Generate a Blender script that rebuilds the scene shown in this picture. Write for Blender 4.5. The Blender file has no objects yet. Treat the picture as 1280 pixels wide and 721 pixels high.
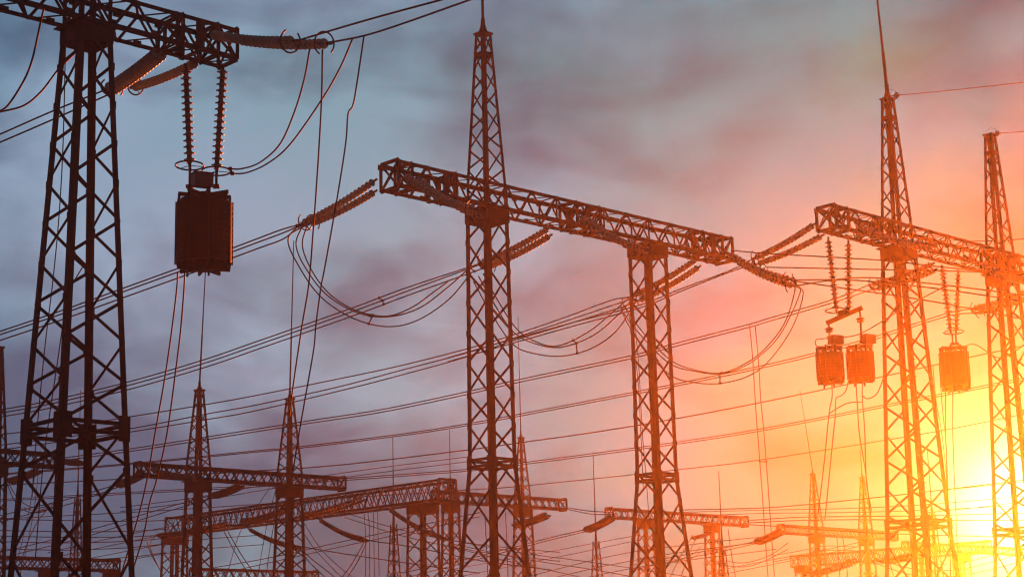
import bpy, math, random
from mathutils import Vector, Matrix
random.seed(7)
C = bpy.context.scene.collection
S = bpy.context.scene
V = Vector
R = math.radians

# ------------------------------------------------------------------ camera
FPX, PITCH, ROLL = 2200.0, R(12.3), R(1.4)
CAM = V((0, 0, 1.7))
FW = V((0, math.cos(PITCH), math.sin(PITCH)))
r0 = V((1, 0, 0)); u0 = V((0, -math.sin(PITCH), math.cos(PITCH)))
UP = u0 * math.cos(ROLL) + r0 * math.sin(ROLL)
RT = r0 * math.cos(ROLL) - u0 * math.sin(ROLL)
cam_d = bpy.data.cameras.new('camera'); cam = bpy.data.objects.new('camera', cam_d); C.objects.link(cam)
cam_d.sensor_width = 36; cam_d.lens = 36 * FPX / 1280
cam_d.clip_start = 0.1; cam_d.clip_end = 5000
M = Matrix((RT, UP, -FW)).transposed().to_4x4(); M.translation = CAM
cam.matrix_world = M
S.camera = cam

def ray(px, py): return FW + RT * ((px - 640) / FPX) + UP * ((360.5 - py) / FPX)
def at(px, py, d): return CAM + ray(px, py) * d
def at_h(px, py, z):
    r = ray(px, py); return CAM + r * ((z - CAM.z) / r.z)
def proj(p):
    q = p - CAM; d = q.dot(FW)
    return 640 + FPX * q.dot(RT) / d, 360.5 - FPX * q.dot(UP) / d, d

# ------------------------------------------------------------------ light
SUN_PX = (1330, 712)
SD = ray(*SUN_PX).normalized()
sun_el = math.asin(SD.z); sun_az = math.atan2(SD.x, SD.y)
sun_d = bpy.data.lights.new('sun', 'SUN'); sun = bpy.data.objects.new('sun', sun_d); C.objects.link(sun)
sun_d.energy = 5.0; sun_d.angle = R(5); sun_d.color = (1.0, 0.125, 0.006)   # a low sun softened by thin cloud
sun.rotation_euler = SD.to_track_quat('Z', 'Y').to_euler()

HAZE_DENSITY, HAZE_G = 0.00045, 0.91

W = bpy.data.worlds.new('World'); S.world = W; W.use_nodes = True
nt = W.node_tree; nt.nodes.clear()
def N(t, **k):
    n = nt.nodes.new(t)
    for a, b in k.items(): setattr(n, a, b)
    return n
def L(a, b): nt.links.new(a, b)
def mth(op, a, b=None, c=None, clamp=False):
    n = N('ShaderNodeMath', operation=op, use_clamp=clamp)
    for i, x in enumerate((a, b, c)):
        if x is None: continue
        if isinstance(x, (int, float)): n.inputs[i].default_value = x
        else: L(x, n.inputs[i])
    return n.outputs[0]
def ramp(fac, stops, interp='EASE'):
    n = N('ShaderNodeValToRGB'); n.color_ramp.interpolation = interp
    e = n.color_ramp.elements
    while len(e) < len(stops): e.new(0.5)
    for el, (p, c) in zip(e, stops):
        el.position = p; el.color = (*c, 1) if len(c) == 3 else c
    L(fac, n.inputs[0]); return n.outputs[0]
def mixc(fac, a, b, mode='MIX'):
    n = N('ShaderNodeMix', data_type='RGBA', blend_type=mode)
    for x, i in ((fac, 0), (a, 6), (b, 7)):
        if isinstance(x, (int, float)): n.inputs[i].default_value = x
        elif isinstance(x, tuple): n.inputs[i].default_value = (*x, 1)
        else: L(x, n.inputs[i])
    return n.outputs[2]
tc = N('ShaderNodeTexCoord'); DIR = tc.outputs['Generated']
sky = N('ShaderNodeTexSky', sky_type='NISHITA', sun_disc=False, sun_elevation=sun_el, sun_rotation=sun_az)
sky.altitude = 100; sky.dust_density = 3.0
dotn = N('ShaderNodeVectorMath', operation='DOT_PRODUCT'); L(DIR, dotn.inputs[0]); dotn.inputs[1].default_value = SD
dotb = N('ShaderNodeVectorMath', operation='DOT_PRODUCT'); L(DIR, dotb.inputs[0]); dotb.inputs[1].default_value = ray(1276, 640).normalized()   # the bright gap in the cloud bank just above the sun
angb = mth('MULTIPLY', mth('ARCCOSINE', dotb.outputs['Value']), 180 / math.pi)
ang = mth('MULTIPLY', mth('ARCCOSINE', dotn.outputs['Value']), 180 / math.pi)       # degrees away from the sun
mp = N('ShaderNodeMapping'); L(DIR, mp.inputs[0]); mp.inputs['Scale'].default_value = (1, 1, 1.9); mp.inputs['Location'].default_value = (9.4, 4.1, 0.9)
mp.inputs['Rotation'].default_value = (0, R(-8), 0)
def noise(scale, detail, rough, dist=0.0):
    n = N('ShaderNodeTexNoise'); L(mp.outputs[0], n.inputs['Vector'])
    n.inputs['Scale'].default_value = scale; n.inputs['Detail'].default_value = detail
    n.inputs['Roughness'].default_value = rough; n.inputs['Distortion'].default_value = dist
    return n.outputs['Fac']
big = noise(5.2, 6, 0.47, 0.3); small = noise(14, 6, 0.52, 0.45)
cl = mth('ADD', mth('MULTIPLY', big, 0.70), mth('MULTIPLY', small, 0.30))
light = mth('MULTIPLY', mth('SUBTRACT', cl, 0.425), 6.2, clamp=True)     # 0 = dark underside, 1 = bright gap
warm = noise(5.0, 3, 0.5, 0.3)
angw = mth('ADD', mth('DIVIDE', ang, 40.0), mth('MULTIPLY', mth('SUBTRACT', warm, 0.5), 0.55), clamp=True)
# cloud undersides and thin bright cloud, both redder towards the setting sun
dark = ramp(angw, [(0.0, (0.20, 0.20, 0.09)), (0.22, (0.015, 0.16, 0.11)), (0.40, (0.015, 0.12, 0.165)), (0.58, (0.03, 0.12, 0.195)), (0.80, (0.055, 0.12, 0.22)), (1.0, (0.035, 0.12, 0.22))])
lite = ramp(angw, [(0.0, (0.42, 0.38, 0.22)), (0.22, (0.10, 0.36, 0.26)), (0.40, (0.07, 0.33, 0.38)), (0.58, (0.17, 0.39, 0.50)), (0.80, (0.25, 0.41, 0.57)), (1.0, (0.15, 0.33, 0.48))])
cloud = mixc(light, dark, lite)
behind = ramp(mth('DIVIDE', ang, 180.0), [(0.0, (1, 1, 1)), (0.22, (1, 1, 1)), (0.45, (0.30,) * 3), (1.0, (0.16,) * 3)])   # the eastern sky is already dark
cloud = mixc(1.0, cloud, behind, 'MULTIPLY')
skyc = mixc(1.0, sky.outputs[0], (0.08, 0.08, 0.08), 'MULTIPLY')
skycol = mixc(0.93, skyc, cloud)
veil = mth('POWER', 2.718, mth('MULTIPLY', mth('POWER', mth('DIVIDE', angb, 1.9), 2.0), -1.0))      # the sun's own disc behind thin cloud
skycol = mixc(1.0, skycol, mixc(veil, (0, 0, 0), (3.2, 2.7, 1.5)), 'ADD')
bg = N('ShaderNodeBackground'); L(skycol, bg.inputs[0]); bg.inputs[1].default_value = 0.25
wo = N('ShaderNodeOutputWorld'); L(bg.outputs[0], wo.inputs[0])

S.view_settings.view_transform = 'Standard'; S.view_settings.look = 'None'
S.view_settings.exposure = 1.9; S.view_settings.gamma = 1.0; S.view_settings.use_curve_mapping = False
S.render.engine = 'CYCLES'
S.cycles.max_bounces = 5; S.cycles.diffuse_bounces = 2; S.cycles.glossy_bounces = 2
S.cycles.transmission_bounces = 4; S.cycles.volume_bounces = 0; S.cycles.transparent_max_bounces = 8
S.cycles.use_denoising = True
S.cycles.caustics_reflective = False; S.cycles.caustics_refractive = False
S.cycles.filter_width = 1.2

# ------------------------------------------------------------------ materials
def mat(name, c1, c2, rough=0.6, metal=0.0, scale=6.0, trans=0.0, bump=0.0, spec=0.4):
    m = bpy.data.materials.new(name); m.use_nodes = True
    t = m.node_tree; b = t.nodes['Principled BSDF']
    n = t.nodes.new('ShaderNodeTexNoise'); n.inputs['Scale'].default_value = scale; n.inputs['Detail'].default_value = 6
    g = t.nodes.new('ShaderNodeTexCoord'); t.links.new(g.outputs['Object'], n.inputs['Vector'])
    r = t.nodes.new('ShaderNodeValToRGB'); r.color_ramp.elements[0].position = .38; r.color_ramp.elements[1].position = .64
    r.color_ramp.elements[0].color = (*c1, 1); r.color_ramp.elements[1].color = (*c2, 1)
    t.links.new(n.outputs['Fac'], r.inputs[0]); t.links.new(r.outputs[0], b.inputs['Base Color'])
    b.inputs['Roughness'].default_value = rough; b.inputs['Metallic'].default_value = metal
    b.inputs['Transmission Weight'].default_value = trans; b.inputs['Specular IOR Level'].default_value = spec
    if bump:
        bp = t.nodes.new('ShaderNodeBump'); bp.inputs['Strength'].default_value = bump
        t.links.new(n.outputs['Fac'], bp.inputs['Height']); t.links.new(bp.outputs[0], b.inputs['Normal'])
    return m
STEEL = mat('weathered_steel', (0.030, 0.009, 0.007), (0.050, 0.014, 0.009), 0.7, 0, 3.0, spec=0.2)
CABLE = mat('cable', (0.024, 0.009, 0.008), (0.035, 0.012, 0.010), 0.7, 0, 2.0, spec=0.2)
GLASS = mat('insulator_glass', (0.22, 0.27, 0.21), (0.34, 0.38, 0.30), 0.38, 0, 4.0, spec=0.3)
DULL = mat('glint_dimmed_porcelain', (0.10, 0.095, 0.075), (0.15, 0.14, 0.11), 0.75, 0, 4.0, spec=0.1)  # far insulators: colour darkened and gloss cut to hold down sun glints
def translucent(m, col, f):
    t = m.node_tree; b = t.nodes['Principled BSDF']; o = t.nodes['Material Output']
    tr = t.nodes.new('ShaderNodeBsdfTranslucent'); tr.inputs[0].default_value = (*col, 1)
    mx = t.nodes.new('ShaderNodeMixShader'); mx.inputs[0].default_value = f
    t.links.new(b.outputs[0], mx.inputs[1]); t.links.new(tr.outputs[0], mx.inputs[2]); t.links.new(mx.outputs[0], o.inputs['Surface'])
translucent(GLASS, (0.50, 0.52, 0.42), 0.08)
BROWN = mat('insulator_brown', (0.10, 0.05, 0.032), (0.14, 0.07, 0.042), 0.3, 0, 4.0, spec=0.5)
FITTING = mat('galvanised_fitting', (0.05, 0.03, 0.028), (0.08, 0.045, 0.04), 0.55, 0.2, 8.0)
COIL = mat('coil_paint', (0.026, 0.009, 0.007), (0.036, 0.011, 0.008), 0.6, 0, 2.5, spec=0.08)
BOXM = mat('tuning_box_paint', (0.06, 0.05, 0.045), (0.09, 0.075, 0.06), 0.5, 0, 3.0)
CONC = mat('concrete', (0.25, 0.24, 0.22), (0.34, 0.33, 0.30), 0.9, 0, 5.0, bump=.2)
GRAVEL = mat('gravel_ground', (0.10, 0.095, 0.085), (0.19, 0.18, 0.165), 0.95, 0, 14.0, bump=.6)

# ------------------------------------------------------------------ mesh helpers
class MB:
    def __init__(s): s.v = []; s.f = []
    def box(s, c, ax, ay, az):                    # centre and three half vectors
        o = len(s.v)
        for k in (-1, 1):
            for j in (-1, 1):
                for i in (-1, 1): s.v.append(c + ax * i + ay * j + az * k)
        for q in ((0, 2, 3, 1), (4, 5, 7, 6), (0, 1, 5, 4), (2, 6, 7, 3), (0, 4, 6, 2), (1, 3, 7, 5)):
            s.f.append(tuple(o + i for i in q))
        return s
    def bar(s, p, q, w, t, nrm):                  # flat bar p-q, wide in the face whose normal is nrm
        d = q - p; l = d.length
        if l < 1e-6: return s
        d = d / l; a = nrm.cross(d)
        if a.length < 1e-4: a = d.orthogonal()
        a.normalize(); b = d.cross(a).normalized()
        return s.box((p + q) / 2, d * (l / 2), a * (w / 2), b * (t / 2))
    def angle(s, p, q, a, b, f, t):               # steel angle section with flanges along a and b
        d = (q - p).normalized()
        a = (a - d * a.dot(d)).normalized(); b = (b - d * b.dot(d)).normalized()
        prof = ((0, 0), (f, 0), (f, t), (t, t), (t, f), (0, f))
        o = len(s.v)
        for e in (p, q):
            for x, y in prof: s.v.append(e + a * x + b * y)
        for i in range(6):
            j = (i + 1) % 6; s.f.append((o + i, o + j, o + 6 + j, o + 6 + i))
        for k in (0, 6):
            s.f.append((o + k, o + k + 1, o + k + 2, o + k + 3)); s.f.append((o + k, o + k + 3, o + k + 4, o + k + 5))
        return s
    def tube(s, pts, r, n=6, close=False):
        o = len(s.v); m = len(pts); ref = None
        for i, p in enumerate(pts):
            if close: d = pts[(i + 1) % m] - pts[i - 1]
            else: d = pts[min(i + 1, m - 1)] - pts[max(i - 1, 0)]
            d.normalize()
            if ref is None: ref = d.orthogonal().normalized()
            ref = (ref - d * ref.dot(d)).normalized(); b = d.cross(ref)
            rr = r[i] if isinstance(r, (list, tuple)) else r
            for k in range(n):
                a = 2 * math.pi * k / n; s.v.append(p + ref * (rr * math.cos(a)) + b * (rr * math.sin(a)))
        for i in range(m if close else m - 1):
            for k in range(n):
                k2 = (k + 1) % n; i2 = (i + 1) % m
                s.f.append((o + i * n + k, o + i * n + k2, o + i2 * n + k2, o + i2 * n + k))
        if not close:
            s.f.append(tuple(o + k for k in range(n))[::-1]); s.f.append(tuple(o + (m - 1) * n + k for k in range(n)))
        return s
    def lathe(s, prof, c, axis, n=14):            # prof: (radius, height)
        axis = axis.normalized(); a = axis.orthogonal().normalized(); b = axis.cross(a); o = len(s.v)
        for r, h in prof:
            for k in range(n):
                t = 2 * math.pi * k / n; s.v.append(c + axis * h + a * (r * math.cos(t)) + b * (r * math.sin(t)))
        for i in range(len(prof) - 1):
            for k in range(n):
                k2 = (k + 1) % n; s.f.append((o + i * n + k, o + i * n + k2, o + (i + 1) * n + k2, o + (i + 1) * n + k))
        return s
    def build(s, name, m, parent=None, base=None, smooth=False):
        base = base or V((0, 0, 0))
        me = bpy.data.meshes.new(name); me.from_pydata([tuple(v - base) for v in s.v], [], s.f); me.update()
        me.materials.append(m)
        if smooth:
            for p in me.polygons: p.use_smooth = True
        o = bpy.data.objects.new(name, me); C.objects.link(o)
        if parent: o.parent = parent
        else: o.location = base
        return o
def tag(o, label, cat, group=None):
    o['label'] = label; o['category'] = cat
    if group: o['group'] = group
    return o
def thing(name, loc, label, cat, group=None):
    o = bpy.data.objects.new(name, None); C.objects.link(o); o.location = loc; o.empty_display_size = .3
    return tag(o, label, cat, group)
def spline(pts, k=8):
    if len(pts) < 3:
        return [pts[0].lerp(pts[-1], i / k) for i in range(k + 1)]
    P = [pts[0] * 2 - pts[1]] + list(pts) + [pts[-1] * 2 - pts[-2]]; out = []
    for i in range(1, len(P) - 2):
        a, b, c, d = P[i - 1:i + 3]
        for j in range(k):
            t = j / k
            out.append(0.5 * (2 * b + (c - a) * t + (2 * a - 5 * b + 4 * c - d) * t * t + (3 * b - a - 3 * c + d) * t ** 3))
    out.append(pts[-1]); return out

# ------------------------------------------------------------------ ground and haze
g = MB(); g.box(V((0, 57, -0.15)), V((74, 0, 0)), V((0, 78, 0)), V((0, 0, .15)))
gr = g.build('ground', GRAVEL); gr['kind'] = 'structure'
hz = MB(); hz.box(V((0, 57, 17.2)), V((75, 0, 0)), V((0, 79, 0)), V((0, 0, 18.5)))
hm = bpy.data.materials.new('haze'); hm.use_nodes = True; ht = hm.node_tree; ht.nodes.clear()
pv = ht.nodes.new('ShaderNodeVolumePrincipled'); ho = ht.nodes.new('ShaderNodeOutputMaterial')
pv.inputs['Color'].default_value = (1.0, 0.93, 0.86, 1); pv.inputs['Density'].default_value = HAZE_DENSITY
pv.inputs['Anisotropy'].default_value = HAZE_G
ht.links.new(pv.outputs[0], ho.inputs['Volume'])
ho_ = hz.build('haze', hm); ho_['kind'] = 'stuff'

# ------------------------------------------------------------------ lattice portals
A = R(46)
U = V((math.sin(A), math.cos(A), 0)); Wd = V((-math.cos(A), math.sin(A), 0)); Z = V((0, 0, 1))
XW = 640 + FPX * (-math.tan(R(44))) / math.cos(PITCH)      # where lines along Wd run together in the picture

def width_at(profile, z):
    for (z0, s0), (z1, s1) in zip(profile, profile[1:]):
        if z0 >= z >= z1: return s0 + (s1 - s0) * (z0 - z) / (z0 - z1)
    return profile[-1][1]
def corners(c, u, w, s, z):
    b = V((c.x, c.y, z))
    return [b - u * s / 2 - w * s / 2, b + u * s / 2 - w * s / 2, b + u * s / 2 + w * s / 2, b - u * s / 2 + w * s / 2]
FL = [(1, 1), (-1, 1), (-1, -1), (1, -1)]
def levels(profile, step):
    z0, z1 = profile[0][0], profile[-1][0]; zs = [z0]
    while zs[-1] > z1 + 1e-3:
        z = zs[-1]; d = step(z)
        zs.append(z1 if z - d < z1 + d * .4 else z - d)
    return zs
def lattice(mb, c, u, w, profile, zs, bw, fl, gusset=0):
    fn = [-w, u, w, -u]
    for k in range(len(zs) - 1):
        a = corners(c, u, w, width_at(profile, zs[k]), zs[k]); b = corners(c, u, w, width_at(profile, zs[k + 1]), zs[k + 1])
        for i in range(4):
            j = (i + 1) % 4
            p, q = (a[i], b[j]) if k % 2 == 0 else (a[j], b[i])
            ins = -fn[i] * (fl * .12)
            mb.bar(p + ins, q + ins, bw, bw * .22, fn[i])
            if gusset:
                e = (q - p).normalized(); hz_ = Z.cross(fn[i])
                mb.box(p.lerp(q, .06) + fn[i] * .012, hz_ * gusset * .5, Z * gusset * .62, fn[i] * .006)
def legs(parent, base, c, u, w, profile, fl, bolts=None, name='leg'):
    for n, (su, sw) in enumerate(FL):
        mb = MB()
        for (z0, s0), (z1, s1) in zip(profile, profile[1:]):
            mb.angle(corners(c, u, w, s0, z0)[n], corners(c, u, w, s1, z1)[n], u * su, w * sw, fl, fl * .12)
        if bolts is not None and n == bolts:
            z = profile[0][0] - .3; k = 0
            while z > 1.5:
                p = corners(c, u, w, width_at(profile, z), z)[n]
                d = (-w if k % 2 else -u) * .22
                mb.tube([p, p + d], .016, 5); z -= .42; k += 1
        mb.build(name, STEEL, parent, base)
def belt(parent, base, c, u, w, s, z, plate=.34, bw=.12):
    mb = MB(); k = corners(c, u, w, s, z); fn = [-w, u, w, -u]
    for i in range(4):
        p, q = k[i], k[(i + 1) % 4]
        mb.bar(p + Z * .14, q + Z * .14, bw, .05, fn[i]); mb.bar(p - Z * .14, q - Z * .14, bw, .05, fn[i])
        d = (q - p).normalized()
        for e, sg in ((p, 1), (q, -1)):
            mb.box(e + d * sg * plate * .45 + fn[i] * .02, d * plate * .5, Z * plate, fn[i] * .012)
    mb.build('belt_frame', STEEL, parent, base)

class Portal:
    def __init__(s, P, u, w, endpx, label, group, cat='portal gantry', name='portal_gantry', h=1.15, b=1.15,
                 near=True, pitch=.78, bw=.1, fl=.16, k=1.0, plate=.27):
        s.k = k; s.plate = plate
        s.P, s.u, s.w, s.h, s.b, s.near, s.bw, s.fl = P, u, w, h, b, near, bw, fl
        s.L = s.solve(endpx, 0)
        s.base = V((P.x, P.y, 0)) + w * b / 2
        s.o = thing(name, s.base, label, cat, group)
        s.beam(pitch)
    def solve(s, px, off=None):
        off = s.b / 2 if off is None else off
        lo, hi = -60.0, 90.0
        s0 = proj(s.P + s.u * lo + s.w * off)[0] < proj(s.P + s.u * hi + s.w * off)[0]
        for _ in range(60):
            m = (lo + hi) / 2; x = proj(s.P + s.u * m + s.w * off)[0]
            if (x < px) == s0: lo = m
            else: hi = m
        return lo
    def pt(s, a, v, dz=0): return s.P + s.u * a + s.w * v + Z * dz
    def beam(s, pitch):
        u, w, h, b, Ln = s.u, s.w, s.h, s.b, s.L
        ln = MB(); n = max(4, round(Ln / pitch)); st = Ln / n; bw = s.bw
        for i in range(n):
            a0, a1 = i * st, (i + 1) * st; e = i % 2 == 0
            for v, nn, fl in ((.01, -w, e), (b - .01, w, not e)):
                ln.bar(s.pt(a0, v, 0 if fl else -h), s.pt(a1, v, -h if fl else 0), bw, .02, nn)
            for dz, nn, fl in ((-.01, Z, e), (-h + .01, -Z, not e)):
                ln.bar(s.pt(a0, 0 if fl else b, dz), s.pt(a1, b if fl else 0, dz), bw * .9, .02, nn)
            if not s.near:
                for v, nn, fl in ((.035, -w, not e), (b - .035, w, e)):
                    ln.bar(s.pt(a0, v, 0 if fl else -h), s.pt(a1, v, -h if fl else 0), bw * .8, .015, nn)
            if i % 4 == 0 and s.near:
                for v in (0.02, b - .02): ln.bar(s.pt(a0, v, 0), s.pt(a0, v, -h), bw, .025, w)
                ln.bar(s.pt(a0, 0, -.02), s.pt(a0, b, -.02), bw, .025, Z); ln.bar(s.pt(a0, 0, -h + .02), s.pt(a0, b, -h + .02), bw, .025, Z)
            if s.near:
                for v, nn in ((-.008, -w), (b + .008, w)):
                    ln.box(s.pt(a0, v, -.12 if e else -h + .12), u * .15, Z * .12, nn * .006)
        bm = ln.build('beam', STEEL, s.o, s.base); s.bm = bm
        for v, dz, sv, sz in ((0, 0, 1, -1), (b, 0, -1, -1), (0, -h, 1, 1), (b, -h, -1, 1)):
            MB().angle(s.pt(-.03, v, dz), s.pt(Ln + .03, v, dz), w * sv, Z * sz, s.fl, s.fl * .13).build('chord', STEEL, bm, s.base)
        for a in (0.0, Ln):
            e = MB(); q = [s.pt(a, 0), s.pt(a, b), s.pt(a, b, -h), s.pt(a, 0, -h)]
            for i in range(4): e.bar(q[i], q[(i + 1) % 4], s.fl, .05, u)
            e.bar(q[0], q[2], bw, .03, u); e.bar(q[1], q[3], bw, .034, u)
            e.build('end_frame', STEEL, bm, s.base)
        if s.near:                                 # hanger brackets for the insulators
            for a in (.035 * Ln, .15 * Ln, Ln * .49, Ln * .56, Ln * .90, Ln * .965):
                e = MB(); q = [s.pt(a, .02, -.02), s.pt(a, b - .02, -.02), s.pt(a, b - .02, -h + .02), s.pt(a, .02, -h + .02)]
                for i in range(4): e.bar(q[i], q[(i + 1) % 4], .16, .05, u)
                e.bar(q[0], q[2], bw * 1.2, .03, u); e.bar(q[1], q[3], bw * 1.2, .036, u)
                e.build('diaphragm', STEEL, bm, s.base)
            for a in (Ln * .52, Ln * .93, .12 * Ln):
                e = MB()
                e.box(s.pt(a, -.03, -h * .5), u * .16, Z * h * .42, w * .02); e.box(s.pt(a, b + .03, -h * .5), u * .16, Z * h * .42, w * .02)
                e.box(s.pt(a, b / 2, -h - .03), u * .09, w * b * .5, Z * .02)
                e.build('hanger_bracket', STEEL, bm, s.base)
    def column(s, px, prof, dz=1.3, dz2=1.6, beltz=None, bolts=None, head=True):
        a = s.solve(px); c = s.pt(a, s.b / 2); zt = s.P.z - s.h
        prof = [(zt, prof[0] * s.k)] + [(z, q * s.k) for z, q in prof[1:]]; dz *= s.k; dz2 *= s.k; beltz = beltz and beltz * s.k
        mb = MB(); bz = beltz if beltz else -1
        zs = levels(prof, lambda z: dz if z > bz else dz2)
        lattice(mb, c, s.u, s.w, prof, zs, s.bw * 1.05, s.fl * 1.3, .2 if s.near else 0)
        col = mb.build('column', STEEL, s.o, s.base)
        legs(col, s.base, c, s.u, s.w, prof, s.fl * 1.35, bolts)
        if beltz: belt(col, s.base, c, s.u, s.w, width_at(prof, beltz) + .03, beltz, s.plate if s.near else .2)
        hd = MB(); q = prof[0][1] / 2 + .02; hc = V((c.x, c.y, zt - .30))
        for nn, oo in ((s.u, s.w), (-s.u, s.w), (s.w, s.u), (-s.w, s.u)):
            hd.box(hc + nn * q, oo * (q + .02), Z * .29, nn * .012)
        hd.box(V((c.x, c.y, zt - .03)), s.u * (q + .16), s.w * (q + .16), Z * .022)
        hd.build('column_head', STEEL, s.o, s.base)
        ft = MB()
        for k in corners(c, s.u, s.w, prof[-1][1], .15): ft.box(V((k.x, k.y, .15)), s.u * .35, s.w * .35, Z * .15)
        ft.build('footing', CONC, s.o, s.base)
        return a, c
    def peak(s, c, s0, s1, hp, rod=0, dz=.9, cone=.75, lean=(0, 0), rr=.055):
        s0, s1, hp, rod, dz, cone, rr = [q * s.k for q in (s0, s1, hp, rod, dz, cone, rr)]; lean = (lean[0] * s.k, lean[1] * s.k)
        z0 = s.P.z - s.h + .02; z1 = s.P.z + hp; prof = [(z1, s1), (s.P.z, s0), (z0, s0)]
        mb = MB(); zs = levels(prof, lambda z: dz)
        lattice(mb, c, s.u, s.w, prof, zs, s.bw * .85, s.fl)
        pk = mb.build('peak', STEEL, s.o, s.base)
        legs(pk, s.base, c, s.u, s.w, prof, s.fl * .95)
        t = MB(); top = V((c.x, c.y, z1))
        if s.near:
            zb = z1 - 1.0; q = width_at(prof, zb) / 2
            MB().box(V((c.x, c.y, zb)), s.u * q, s.w * q, Z * .09).build('stiffening_plate', STEEL, pk, s.base)
        t.box(top, s.u * (s1 / 2 + .05), s.w * (s1 / 2 + .05), Z * .05)
        if rod: t.lathe([(s1 * .42, .05), (s1 * .2, cone * .6), (rr * 1.5, cone)], top, Z, 8)
        t.build('peak_cap', STEEL, pk, s.base)
        if rod:
            e = top + V((lean[0], lean[1], rod + cone)); b0 = top + Z * (cone * .7)
            m1 = b0.lerp(e, .38)
            MB().tube([b0, m1, m1 + (e - m1) * .002, e], [rr * 1.1, rr * 1.05, rr * .85, rr * .6], 6).build('lightning_rod', STEEL, pk, s.base)
        return top

BIG = 22.7
g_near = 'tall lattice portal gantries carrying the main crossarms'
# the tall one at the edge of the yard that carries the single large coil
PA = at_h(297, 36, BIG)
def shift_start(P, u, n): return P + u * n
lenA = 21.0
G1 = Portal(PA - U * lenA, U, Wd, 297, 'tall dark lattice portal whose crossarm carries the single large hanging coil', g_near, h=1.08, b=1.1, bw=.095, fl=.14, plate=.38)
aA, cA = G1.column(110, [1.12, (9.0, 2.23), (0.3, 3.05)], 1.25, 2.5, 9.0)
G1.column(-330, [1.12, (9.0, 2.23), (0.3, 3.05)], 1.25, 2.5, 9.0)
G1.peak(cA, 1.1, .5, 6, rod=4)
# the central one
G2 = Portal(at_h(498, 199, BIG), U, Wd, 915, 'long lattice portal gantry standing alone with two slender columns and one tall peak', g_near, h=1.18, b=1.15)
aB, cB = G2.column(608, [1.32, (10.4, 1.47), (0.3, 2.95)], 1.35, 1.75, 10.4)
aB2, cB2 = G2.column(808, [1.32, (10.4, 1.40), (0.3, 2.95)], 1.35, 1.75, 10.4)
G2.peak(cB, 1.24, .52, 7.0, rod=4, rr=.06)
# the one in the glow of the sun
G3 = Portal(at_h(1044, 255, BIG), U, Wd, 1420, 'lattice portal in the sun glow with the three smaller coils hanging below', g_near, h=1.12, b=1.1)
aC, cC = G3.column(1121, [1.22, (8.1, 2.2), (0.3, 3.1)], 1.3, 2.2, 8.1, bolts=0)
aD, cD = G3.column(1250, [1.22, (8.1, 2.2), (0.3, 3.1)], 1.3, 2.2, 8.1, bolts=0)
topC = G3.peak(cC, 1.1, .48, 6.5, rod=4.9, lean=(-.16, .05), rr=.075)
topD = G3.peak(cD, 1.1, .46, 6.5)

# the smaller portals of the yard beyond
g_far = 'lower lattice portals in the yard beyond'
KF = 0.667                                          # these are smaller portals, two thirds the size of the near ones
LOW = 13.0
def far(px0, px1, z, label, u=U, w=Wd, h=1.12, b=1.1):
    return Portal(at_h(px0[0], px0[1], z), u, w, px1, label, g_far, near=False, h=h * KF, b=b * KF, pitch=.95 * KF, bw=.115 * KF, fl=.22 * KF, k=KF)
F1 = far((177, 577), 432, LOW, 'far lattice portal with two rod-topped peaks below the big hanging coil')
_, c = F1.column(248, [1.5, (0.3, 2.4)], 1.2, beltz=5); F1.peak(c, 1.5, .55, 6.3, rod=10.5, lean=(.4, 0), rr=.07)
_, c = F1.column(362, [1.6, (0.3, 2.6)], 1.2, beltz=5); F1.peak(c, 1.6, .5, 6.4, rod=13.2, lean=(.3, 0), rr=.07)
F2 = far((548, 598), 207, LOW, 'far portal with heavy crossarm slanting toward the central column and lined with insulators', u=Wd, w=U, h=1.9, b=2.1)
F2.column(528, [2.0, (0.3, 2.6)], 1.5); F2.column(219, [2.0, (0.3, 2.6)], 1.5)
F3 = far((549, 612), 708, LOW, 'far portal crossing behind the foot of the central peaked column')
_, c = F3.column(563, [1.2, (0.3, 2.0)], 1.2); F3.peak(c, 1.0, .3, .6, rod=4.5, rr=.045)
_, c = F3.column(653, [1.3, (0.3, 2.3)], 1.2, beltz=8); F3.peak(c, 1.2, .4, 5.8, rod=11.5, rr=.05)
F4 = far((766, 634), 935, LOW, 'small far portal crossing behind the foot of the column without a peak')
F4.column(806, [1.25, (0.3, 2.0)], 1.2); F4.column(889, [1.25, (0.3, 2.0)], 1.2)
F5 = far((980, 655), 1122, LOW, 'far portal in the glow with two pointed peaks under the pair of small coils')
_, c = F5.column(1020, [1.4, (0.3, 2.2)], 1.25); F5.peak(c, 1.4, .45, 6.6, rod=10, lean=(-1.0, 0), rr=.05)
_, c = F5.column(1082, [1.4, (0.3, 2.2)], 1.25); F5.peak(c, 1.4, .45, 6.8, rod=8, rr=.05)
F6 = far((1230, 675), 988, LOW, 'far portal beam slanting low through the brightest sun glow', u=Wd, w=U, h=1.8, b=1.9)
F6.column(1200, [1.9, (0.3, 2.5)], 1.5); F6.column(1003, [1.9, (0.3, 2.5)], 1.5)
F7 = far((-30, 693), 150, 9.0, 'lowest far portal beam behind the feet of the coil-bearing portal')
F7.column(60, [1.1, (0.3, 1.6)], 1.1); F7.column(140, [1.1, (0.3, 1.6)], 1.1)
F8 = far((-70, 555), 79, LOW, 'far portal ending behind the belt of the coil-bearing portal', b=1.2)
_, c = F8.column(-4, [1.2, (0.3, 1.7)], 1.2); F8.peak(c, 1.1, .3, 7.6)
F9 = far((245, 709), 398, 9.0, 'low far portal beam just under the slanting insulator-lined crossarm')
F9.column(270, [1.1, (0.3, 1.6)], 1.1); F9.column(380, [1.1, (0.3, 1.6)], 1.1)
F10 = far((1135, 676), 1330, LOW, 'far portal crossing behind the feet of the sun glow portal', h=1.2)
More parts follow.
